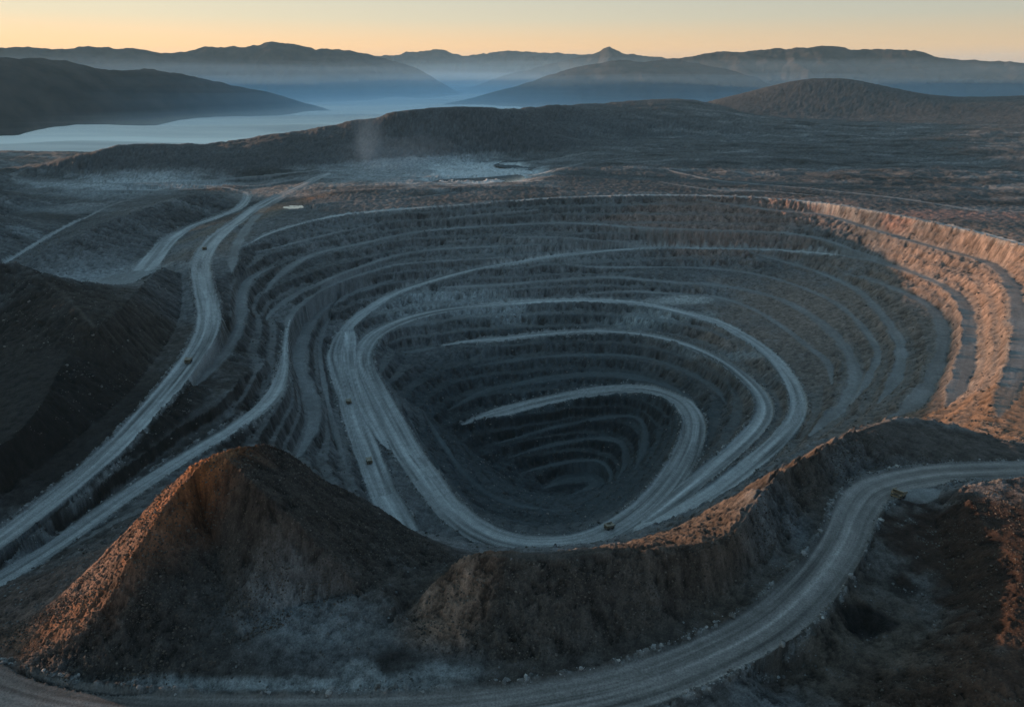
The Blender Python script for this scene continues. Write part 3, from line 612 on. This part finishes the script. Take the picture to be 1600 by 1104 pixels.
# ------------------------------------------------------------------ fog lying in the valley
fm, fn, fk, fp = new_mat('fog_top')
fg = fn.new('ShaderNodeNewGeometry'); fmp = fn.new('ShaderNodeVectorMath'); fmp.operation = 'MULTIPLY'; fmp.inputs[1].default_value = (.00009, .0006, 0)
fno = fn.new('ShaderNodeTexNoise'); fno.inputs['Scale'].default_value = 1; fno.inputs['Detail'].default_value = 5; fno.inputs['Roughness'].default_value = .55
fk.new(fg.outputs['Position'], fmp.inputs[0]); fk.new(fmp.outputs[0], fno.inputs['Vector'])
fcr = fn.new('ShaderNodeValToRGB'); fcr.color_ramp.elements[0].position = .40; fcr.color_ramp.elements[1].position = .58
fcr.color_ramp.elements[0].color = (.62, .57, .53, 1); fcr.color_ramp.elements[1].color = (1.0, .91, .82, 1); fk.new(fno.outputs[0], fcr.inputs[0]); fk.new(fcr.outputs[0], fp.inputs['Base Color']); fp.inputs['Roughness'].default_value = 1; fp.inputs['Specular IOR Level'].default_value = 0
u = np.linspace(R(-52), R(50), 700); r = np.exp(np.linspace(math.log(3100), math.log(60000), 420))
xx = r[:, None] * np.sin(u)[None]; yy = r[:, None] * np.cos(u)[None]
z = -170 + 48 * fbm(xx * .35, yy, 900, 4, .45, 0) + 30 * fbm(xx * .3, yy, 3500, 3, .5, 2)
V = np.stack([xx, yy, z], -1).reshape(-1, 3); I = np.arange(V.shape[0]).reshape(420, 700)
F = np.stack([I[:-1, :-1], I[:-1, 1:], I[1:, 1:], I[1:, :-1]], -1).reshape(-1, 4)
tag(mesh_obj('fog', V, F, fm), 'white fog filling the valley below the mountains', 'fog', None, 'stuff')

# ------------------------------------------------------------------ water, rubble, dust
wm_, wn, wl, wp = new_mat('still_water')
wp.inputs['Base Color'].default_value = (.10, .12, .13, 1); wp.inputs['Roughness'].default_value = .08; wp.inputs['Specular IOR Level'].default_value = 1.0
wp.inputs['Metallic'].default_value = .0
def pool(pts, z, label):
    P = np.array([at(px, py, z) for px, py in pts]); c = P.mean(0); n = len(P)
    V = [(c[0], c[1], z)] + [(p[0], p[1], z) for p in P]; F = [(0, 1 + i, 1 + (i + 1) % n) for i in range(n)]
    tag(mesh_obj('water', V, F, wm_, smooth=False), label, 'water', None, 'structure')
pool([(650,290),(690,280),(760,277),(815,272),(825,282),(770,292),(700,294)], -14.6, 'bright strip of water along the near edge of the pond')
pool([(770,258),(790,251),(830,250),(850,257),(830,265),(790,263)], -14.6, 'bright patch of water at the far right tip of the pond')
pool([(438,326),(452,318),(470,319),(478,327),(462,334),(446,333)], -20.6, 'small bright pool beside the top of the pit')
def ico():
    t = (1 + 5 ** .5) / 2
    v = np.array([(-1,t,0),(1,t,0),(-1,-t,0),(1,-t,0),(0,-1,t),(0,1,t),(0,-1,-t),(0,1,-t),(t,0,-1),(t,0,1),(-t,0,-1),(-t,0,1)], float)
    f = np.array([(0,11,5),(0,5,1),(0,1,7),(0,7,10),(0,10,11),(1,5,9),(5,11,4),(11,10,2),(10,7,6),(7,1,8),(3,9,4),(3,4,2),(3,2,6),(3,6,8),(3,8,9),(4,9,5),(2,4,11),(6,2,10),(8,6,7),(9,8,1)])
    return v / np.linalg.norm(v[0]), f
IV, IF = ico()
rs = np.random.default_rng(5)
def rubble(weight, n, smin, smax, cols, label, sink=.25):
    w = weight.ravel().astype(np.float64); w /= w.sum(); idx = rs.choice(len(w), n, p=w)
    x = X.ravel()[idx] + rs.normal(0, .3, n); y = Y.ravel()[idx] + rs.normal(0, .3, n); z = H.ravel()[idx]
    sz = smin * (smax / smin) ** (rs.random(n) ** 5.0)
    V = IV[None] * rs.uniform(.7, 1.3, (n, 12, 1)) * rs.uniform(.6, 1.25, (n, 1, 3)) * sz[:, None, None] * .5
    a = rs.uniform(0, 6.28, n); ca, sa = np.cos(a)[:, None], np.sin(a)[:, None]
    vx = V[..., 0] * ca - V[..., 1] * sa; vy = V[..., 0] * sa + V[..., 1] * ca
    V = np.stack([vx + x[:, None], vy + y[:, None], V[..., 2] * .8 + (z + sz * (.5 - sink) * .6)[:, None]], -1)
    F = IF[None] + (np.arange(n) * 12)[:, None, None]
    c = np.asarray(cols)[rs.integers(0, len(cols), n)] * rs.uniform(.6, 1.4, (n, 1)); c = np.repeat(c, 12, 0)
    tag(mesh_obj('rubble', V.reshape(-1, 3), F.reshape(-1, 3), gm, smooth=False, cols=c), label, 'rubble', None, 'stuff')
cell = (rr2 * rr2 * np.ones_like(X))
vis = (np.abs(TH[None, :]) < R(46))
rubble((HEAP * (1 - roadf) * vis) * cell * (.25 + sstep(-.3, .7, NZ2) * 1.2) * ((LAB == 2) + 1.0 * (LAB == 3) + .3 * (LAB == 4)), 90000, .25, 1.7, [(.075,.060,.048), (.060,.051,.044), (.095,.078,.064), (.045,.041,.038), (.12,.105,.092)], 'loose stones lying over the spoil heaps')
rubble((HEAP * (1 - roadf) * vis) * cell * sstep(.0, .9, NZ2) * (LAB == 0), 16000, .28, 2.0, [(.11,.11,.11), (.08,.075,.07), (.15,.15,.15)], 'loose stones on the flat ground between the heaps')
rubble(np.where(TY == 2, np.exp(-((ad - HW - 1.2) / 1.9) ** 2), 0) * cell * (rr2 < 1500) * vis * sstep(-.5, .5, NZ2), 22000, .7, 4.0, [(.24,.24,.24), (.17,.165,.16), (.32,.31,.30), (.10,.095,.09)], 'pale broken rock along the edges of the haul roads')
rubble(face * cell * (rr2 > 560) * (rr2 < 2300) * vis * sstep(-.2, .8, NZ2), 30000, 1.0, 4.5, [(.10,.095,.09), (.06,.056,.052), (.16,.145,.135)], 'fallen rock on the pit walls')
# dust rising behind the pit
def dust(px, py, z, w, h, lean, dens, label):
    x0, y0 = at(px, py, z); nu, nv = 48, 30; V = []
    for j in range(nv + 1):
        t = j / nv; rad = math.sin(math.pi * min(1, t * .97 + .015)) ** .6 * (.45 + .75 * t)
        for i in range(nu):
            a = 2 * math.pi * i / nu; q = w * rad * (1 + .28 * float(vnoise(np.array(math.cos(a) * 1.3 + 4 * t), np.array(math.sin(a) * 1.3 + 9.0), 1)))
            V.append((x0 + q * math.cos(a) + lean * t, y0 + q * math.sin(a) * 1.2, z - 8 + h * t))
    F = [(j * nu + i, j * nu + (i + 1) % nu, (j + 1) * nu + (i + 1) % nu, (j + 1) * nu + i) for j in range(nv) for i in range(nu)]
    m = bpy.data.materials.new('dust'); m.use_nodes = True; t = m.node_tree; t.nodes.remove(t.nodes['Principled BSDF'])
    pv = t.nodes.new('ShaderNodeVolumePrincipled'); pv.inputs['Density'].default_value = dens; pv.inputs['Color'].default_value = (.38, .60, .82, 1)
    t.links.new(pv.outputs[0], t.nodes['Material Output'].inputs['Volume'])
    tag(mesh_obj('dust', V, F, m), label, 'dust', None, 'stuff')
for q_, dn_ in ((1.0, .00024), (.78, .00034), (.55, .00045), (.34, .0005)):
    dust(573, 262, -4 + 2 * (1 - q_), 80 * q_, 230 * (.55 + .45 * q_), 30 * q_, dn_, 'pale plume of dust rising behind the pit')
for q_, dn_ in ((1.0, .00012), (.7, .00016), (.45, .0002)):
    dust(610, 264, -5 + 2 * (1 - q_), 260 * q_, 130 * q_, 60 * q_, dn_, 'thin spread of dust drifting over the pond edge')

# ------------------------------------------------------------------ haul trucks
def paint(name, c, rough=.55, metal=0.0, dirt=(.16, .14, .12), amt=.5):
    m, n, l, p = new_mat(name); tcn = n.new('ShaderNodeTexCoord'); no = n.new('ShaderNodeTexNoise')
    no.inputs['Scale'].default_value = 1.3; no.inputs['Detail'].default_value = 6; l.new(tcn.outputs['Object'], no.inputs['Vector'])
    mp = n.new('ShaderNodeMapRange'); mp.inputs[1].default_value = .42; mp.inputs[2].default_value = .68; mp.inputs[4].default_value = amt
    l.new(no.outputs[0], mp.inputs[0]); mxn = n.new('ShaderNodeMix'); mxn.data_type = 'RGBA'
    mxn.inputs[6].default_value = (*c, 1); mxn.inputs[7].default_value = (*dirt, 1); l.new(mp.outputs[0], mxn.inputs[0])
    l.new(mxn.outputs[2], p.inputs['Base Color']); p.inputs['Roughness'].default_value = rough; p.inputs['Metallic'].default_value = metal
    return m
YEL = paint('dusty_yellow_paint', (.20, .135, .06)); DRK = paint('black_rubber', (.02, .02, .02), .85, 0, (.09, .08, .075), .7)
STL = paint('worn_steel', (.16, .15, .14), .5, .4); GLS = paint('cab_glass', (.02, .03, .035), .1, 0, (.05, .05, .05), .3)
PAL = paint('pale_worn_body', (.27, .22, .16), .6); LMP = paint('lamp_glass', (.7, .7, .66), .15)
class MB:
    def __init__(s): s.v = []; s.f = []
    def box(s, x0, x1, y0, y1, z0, z1, bev=0.04):
        b = len(s.v)
        for x, sx in ((x0, 1), (x1, -1)):
            for y, sy in ((y0, 1), (y1, -1)):
                for z, sz in ((z0, 1), (z1, -1)):
                    s.v += [(x + sx * bev, y + sy * bev, z), (x, y + sy * bev, z + sz * bev), (x + sx * bev, y, z + sz * bev)]
        import itertools
        P = np.array(s.v[b:]); c = P.mean(0)
        bmx = __import__('bmesh').new(); vs = [bmx.verts.new(p) for p in P]
        __import__('bmesh').ops.convex_hull(bmx, input=vs); bmx.verts.ensure_lookup_table(); bmx.verts.index_update()
        s.v = s.v[:b] + [tuple(v.co) for v in bmx.verts]
        for f in bmx.faces: s.f.append(tuple(b + v.index for v in f.verts))
        bmx.free(); return s
    def prism(s, prof, x0, x1):
        """side outline in (y, z) pushed from x0 to x1"""
        b = len(s.v); n = len(prof)
        for x in (x0, x1): s.v += [(x, y, z) for y, z in prof]
        s.f.append(tuple(range(b, b + n))); s.f.append(tuple(range(b + 2 * n - 1, b + n - 1, -1)))
        for i in range(n): s.f.append((b + i, b + n + i, b + n + (i + 1) % n, b + (i + 1) % n))
        return s
    def bar(s, a, c, w):
        a = Vector(a); c = Vector(c); d = (c - a).normalized(); u = d.orthogonal().normalized(); v = d.cross(u); b = len(s.v)
        for p in (a, c):
            for k in range(6): s.v.append(tuple(p + (u * math.cos(k * math.pi / 3) + v * math.sin(k * math.pi / 3)) * w * .5))
        for k in range(6): s.f.append((b + k, b + (k + 1) % 6, b + 6 + (k + 1) % 6, b + 6 + k))
        s.f.append(tuple(b + k for k in range(5, -1, -1))); s.f.append(tuple(b + 6 + k for k in range(6))); return s
    def lathe(s, prof, cx, cy, cz, n=28, bump=0):
        """(x offset, radius) outline turned about the x axis"""
        b = len(s.v)
        for (xo, r) in prof:
            for k in range(n):
                rr_ = r + (bump if k % 2 and r > 1.8 else 0); a = 2 * math.pi * k / n
                s.v.append((cx + xo, cy + rr_ * math.cos(a), cz + rr_ * math.sin(a)))
        for j in range(len(prof) - 1):
            for k in range(n): s.f.append((b + j * n + k, b + j * n + (k + 1) % n, b + (j + 1) * n + (k + 1) % n, b + (j + 1) * n + k))
        s.f.append(tuple(b + k for k in range(n - 1, -1, -1))); s.f.append(tuple(b + (len(prof) - 1) * n + k for k in range(n))); return s
    def build(s, name, m, parent):
        me = bpy.data.meshes.new(name); me.from_pydata(s.v, [], s.f); me.update(); me.materials.append(m)
        bmx = __import__('bmesh').new(); bmx.from_mesh(me); __import__('bmesh').ops.recalc_face_normals(bmx, faces=bmx.faces); bmx.to_mesh(me); bmx.free()
        o = bpy.data.objects.new(name, me); COL.objects.link(o); o.parent = parent; return o
def make_truck():
    t = bpy.data.objects.new('haul_truck', None); COL.objects.link(t)
    f = MB()
    for sx in (-1, 1): f.prism([(-5.4, 2.6), (5.6, 2.3), (6.2, 2.4), (6.2, 3.1), (2.0, 3.0), (-5.4, 3.2)], sx * 1.05, sx * 1.5)
    for y in (-5.0, -3.2, -.6, 1.6, 3.7, 5.6): f.box(-1.06, 1.06, y - .25, y + .25, 2.35, 2.85)
    f.box(-3.3, 3.3, -3.6, -2.8, 1.6, 2.35); f.box(-3.0, 3.0, 3.3, 3.9, 1.65, 2.2)
    f.build('chassis', STL, t)
    b = MB()   # the tipping body: sloping floor, flared sides with ribs, head board, canopy over the cab
    b.prism([(-6.9, 4.35), (-2.5, 3.45), (1.9, 3.2), (3.3, 6.3), (3.1, 6.35), (1.7, 3.5), (-2.5, 3.75), (-6.9, 4.6)], -3.7, 3.7)
    for sx in (-1, 1):
        b.prism([(-7.0, 4.4), (-2.5, 3.45), (1.9, 3.2), (3.3, 6.3), (2.6, 6.45), (-6.6, 5.75)], sx * 3.7, sx * 3.95)
        for y, zt, zb in ((-6.0, 5.8, 4.2), (-4.5, 5.95, 3.9), (-3.0, 6.05, 3.6), (-1.5, 6.15, 3.45), (0.0, 6.25, 3.35), (1.4, 6.35, 3.3)):
            b.prism([(y - .17, zb), (y + .17, zb), (y + .17, zt), (y - .17, zt)], sx * 3.95, sx * 4.17)
        b.prism([(-6.7, 5.72), (2.7, 6.42), (2.7, 6.7), (-6.7, 6.0)], sx * 3.66, sx * 4.25)
    b.prism([(3.0, 6.2), (6.9, 6.75), (6.9, 6.95), (2.9, 6.5)], -3.9, 3.9)
    for x in (-3.0, -1.5, 0, 1.5, 3.0): b.prism([(3.1, 6.5), (6.8, 6.93), (6.8, 7.1), (3.1, 6.7)], x - .12, x + .12)
    b.build('dump_body', PAL, t)
    h = MB(); h.box(-1.7, 1.7, 4.3, 6.7, 2.9, 4.35, .12); h.box(-3.9, 3.9, 3.7, 6.6, 4.36, 4.52, .03)
    for sx in (-1, 1):
        h.prism([(2.2, 3.9), (5.4, 3.9), (5.4, 4.35), (2.2, 4.35)], sx * 2.3, sx * 3.95)
        h.box(min(sx * 2.2, sx * 3.8), max(sx * 2.2, sx * 3.8), 5.2, 6.6, 3.2, 4.34, .1)
    h.box(-3.4, 3.4, 6.4, 6.95, 1.5, 2.25, .08)
    hood = h.build('hood', YEL, t)
    g = MB(); g.box(-1.4, 1.4, 6.7, 6.8, 2.55, 4.15, .02)
    for k in range(7): g.box(-1.35, 1.35, 6.78, 6.88, 2.62 + k * .21, 2.7 + k * .21, .01)
    g.build('grille', DRK, hood)
    for sx in (-2.9, -2.3, 2.3, 2.9):
        l = MB(); l.lathe([(0, .2), (.08, .2)], 0, 0, 0, 12); l.v = [(sx + y, 6.62 + x, 3.55 + z) for x, y, z in l.v]; l.build('headlight', LMP, t)
    c = MB(); c.box(1.1, 3.3, 4.2, 6.1, 4.54, 6.3, .1); c.box(.95, 3.45, 4.0, 6.35, 6.3, 6.42, .03)
    cab = c.build('cab', YEL, t)
    for bx in ((1.25, 3.15, 6.08, 6.13), (1.25, 3.15, 4.17, 4.22)):
        MB().box(bx[0], bx[1], bx[2], bx[3], 5.15, 6.15, .01).build('window', GLS, cab)
    for bx in ((3.27, 3.33), (1.07, 1.13)):
        MB().box(bx[0], bx[1], 4.4, 5.9, 5.15, 6.15, .01).build('window', GLS, cab)
    r_ = MB()
    for sx in (-3.85, 3.85):
        for y in (3.8, 5.1, 6.5): r_.bar((sx, y, 4.5), (sx, y, 5.5), .07)
        for z in (5.0, 5.5): r_.bar((sx, 3.8, z), (sx, 6.5, z), .06)
    for x in (-2.6, -1.3, 0, .9): r_.bar((x, 6.5, 4.5), (x, 6.5, 5.5), .07)
    for z in (5.0, 5.5): r_.bar((-3.85, 6.5, z), (3.85, 6.5, z), .06)
    r_.build('handrail', YEL, t)
    s_ = MB()
    for k in range(8): s_.box(-2.9 + k * .32, -2.3 + k * .32, 6.95, 7.35, 1.7 + k * .36, 1.78 + k * .36, .01)
    s_.bar((-3.0, 7.35, 1.6), (-.3, 7.35, 4.5), .09); s_.bar((-3.0, 7.35, 2.5), (-.3, 7.35, 5.4), .07); s_.build('ladder', STL, t)
    e = MB(); e.lathe([(0, .75), (3.0, .75)], 0, 0, 0, 18); e.v = [(-2.75 + y, -1.0 + x, 2.5 + z) for x, y, z in e.v]; e.build('fuel_tank', STL, t)
    tyre = [(-.58, 1.2), (-.6, 1.7), (-.45, 1.92), (0, 1.98), (.45, 1.92), (.6, 1.7), (.58, 1.2)]
    rim = [(-.5, 1.19), (-.42, 1.05), (.3, .95), (.36, .5), (.6, .42), (.62, .2)]
    for (x, y) in ((-3.25, 3.6), (3.25, 3.6), (-3.45, -3.2), (-2.15, -3.2), (2.15, -3.2), (3.45, -3.2)):
        w = bpy.data.objects.new('wheel', None); COL.objects.link(w); w.parent = t; w.location = (x, y, 1.95)
        MB().lathe(tyre, 0, 0, 0, 36, .05).build('tyre', DRK, w)
        sg = 1 if x > 0 else -1; MB().lathe([(sg * a, r) for a, r in rim], 0, 0, 0, 24).build('rim', YEL, w)
    for sx in (-1, 1):
        m_ = MB(); m_.bar((sx * 3.9, 6.3, 5.4), (sx * 4.4, 6.7, 5.6), .06); m_.box(min(sx * 4.2, sx * 4.6), max(sx * 4.2, sx * 4.6), 6.65, 6.75, 5.2, 5.9, .02); m_.build('mirror', STL, t)
    return t
def copy_tree(o, parent=None):
    c = o.copy(); COL.objects.link(c); c.parent = parent
    for ch in list(o.children): copy_tree(ch, c)
    return c
def settle(px, py, z):
    """the spot on the ground seen at px, py"""
    for _ in range(12):
        x, y = at(px, py, z); z = .5 * z + .5 * height(x, y)
    return x, y, height(x, y)
truck0 = make_truck()
TR = [(577, 722, -196, (590, 760), 'dusty haul truck driving down the upper pit ramp beside the dividing berm'),
      (545, 629, -188, (556, 655), 'dark haul truck higher up the pit ramp, just below the road junction'),
      (295, 566, -47, (283, 583), 'haul truck with dark sides on the long haul road at the left'),
      (320, 390, -32, (314, 405), 'tiny haul truck far up the left haul road, above its bend'),
      (952, 825, -214, (935, 831), 'small yellowish haul truck at the bottom of the pit road loop, turning left'),
      (1402, 778, 30, (1380, 800), 'large haul truck parked beside the front haul road on the right')]
for i, (px, py, z0, ahead, lb) in enumerate(TR):
    o = truck0 if i == 0 else copy_tree(truck0)
    x, y, z = settle(px, py, z0); xa, ya = at(ahead[0], ahead[1], z)
    dx, dy = xa - x, ya - y; dl = math.hypot(dx, dy); dx /= dl; dy /= dl
    zf = height(x + dx * 4, y + dy * 4); zb = height(x - dx * 4, y - dy * 4); zr = height(x + dy * 3, y - dx * 3); zl = height(x - dy * 3, y + dx * 3)
    fw = Vector((dx * 8, dy * 8, zf - zb)).normalized(); rt = Vector((dy * 6, -dx * 6, zr - zl)).normalized(); up = rt.cross(fw).normalized(); rt = fw.cross(up)
    M_ = Matrix((rt, fw, up)).transposed().to_4x4(); o.matrix_world = Matrix.Translation((x, y, (zf + zb + zr + zl) / 4 + .05)) @ M_
    tag(o, lb, 'haul truck', 'haul trucks on the mine roads')

# ------------------------------------------------------------------ haze
def vol_box(name, lo, hi, dens, colr, label, aniso=0.0):
    (x0, y0, z0), (x1, y1, z1) = lo, hi
    V = [(x, y, z) for x in (x0, x1) for y in (y0, y1) for z in (z0, z1)]
    F = [(0, 1, 3, 2), (4, 6, 7, 5), (0, 4, 5, 1), (2, 3, 7, 6), (0, 2, 6, 4), (1, 5, 7, 3)]
    m = bpy.data.materials.new(name); m.use_nodes = True; t = m.node_tree; t.nodes.remove(t.nodes['Principled BSDF'])
    pv = t.nodes.new('ShaderNodeVolumePrincipled'); pv.inputs['Density'].default_value = dens
    pv.inputs['Color'].default_value = (*colr, 1); pv.inputs['Anisotropy'].default_value = aniso
    t.links.new(pv.outputs[0], t.nodes['Material Output'].inputs['Volume'])
    o = mesh_obj(name, V, F, m, smooth=False); tag(o, label, 'haze', None, 'stuff'); return o
vol_box('haze', (-30000, -1500, -700), (30000, 46000, 1500), 1.0e-5, (.45, .78, 1.0), 'thin blue air over the whole landscape')
MC = (.46, .75, 1.0)
def mist_layer(y0, y1, xh, zb, top, amp, dens, colr, seed):
    n = 90; gx = np.linspace(-xh, xh, n); gy = np.linspace(y0, y1, n); gx, gy = np.meshgrid(gx, gy)
    tz = top + amp * fbm(gx + seed * 7000, gy, 5200, 4, .55, seed)
    V = np.concatenate([np.stack([gx, gy, tz], -1).reshape(-1, 3), np.stack([gx, gy, gx * 0 + zb], -1).reshape(-1, 3)])
    I = np.arange(n * n).reshape(n, n); F = [np.stack([I[:-1, :-1], I[:-1, 1:], I[1:, 1:], I[1:, :-1]], -1).reshape(-1, 4)]
    F.append(F[0][:, ::-1] + n * n); B = np.concatenate([I[0, :-1], I[:-1, -1], I[-1, :0:-1], I[:0:-1, 0]]); B2 = np.roll(B, -1)
    F.append(np.stack([B, B + n * n, B2 + n * n, B2], -1)); F = np.concatenate(F)
    m = bpy.data.materials.new('mist'); m.use_nodes = True; t = m.node_tree; t.nodes.remove(t.nodes['Principled BSDF'])
    pv = t.nodes.new('ShaderNodeVolumePrincipled'); pv.inputs['Density'].default_value = dens; pv.inputs['Color'].default_value = (*colr, 1)
    t.links.new(pv.outputs[0], t.nodes['Material Output'].inputs['Volume'])
    tag(mesh_obj('mist', V, F, m, smooth=False), 'low mist over the valley, thinning upwards', 'mist', None, 'stuff')
LAY = [(6300, -125, 9e-5), (6500, -92, 7e-5), (6900, -60, 5e-5), (6500, -20, 3.2e-5), (6800, 20, 2.6e-5), (7100, 60, 2.2e-5)]
LAY += [(7400 + 200 * k, 105 + 52 * k, 1.9e-5 - 1.1e-6 * k) for k in range(10)]
for i_, (y0_, top_, dn_) in enumerate(LAY):
    mist_layer(y0_, 45500 - 60 * i_, 29500 - 60 * i_, -690 + 6 * i_, top_, 26 + 11 * i_, dn_, (1.0, .97, .94) if i_ < 4 else MC, i_)
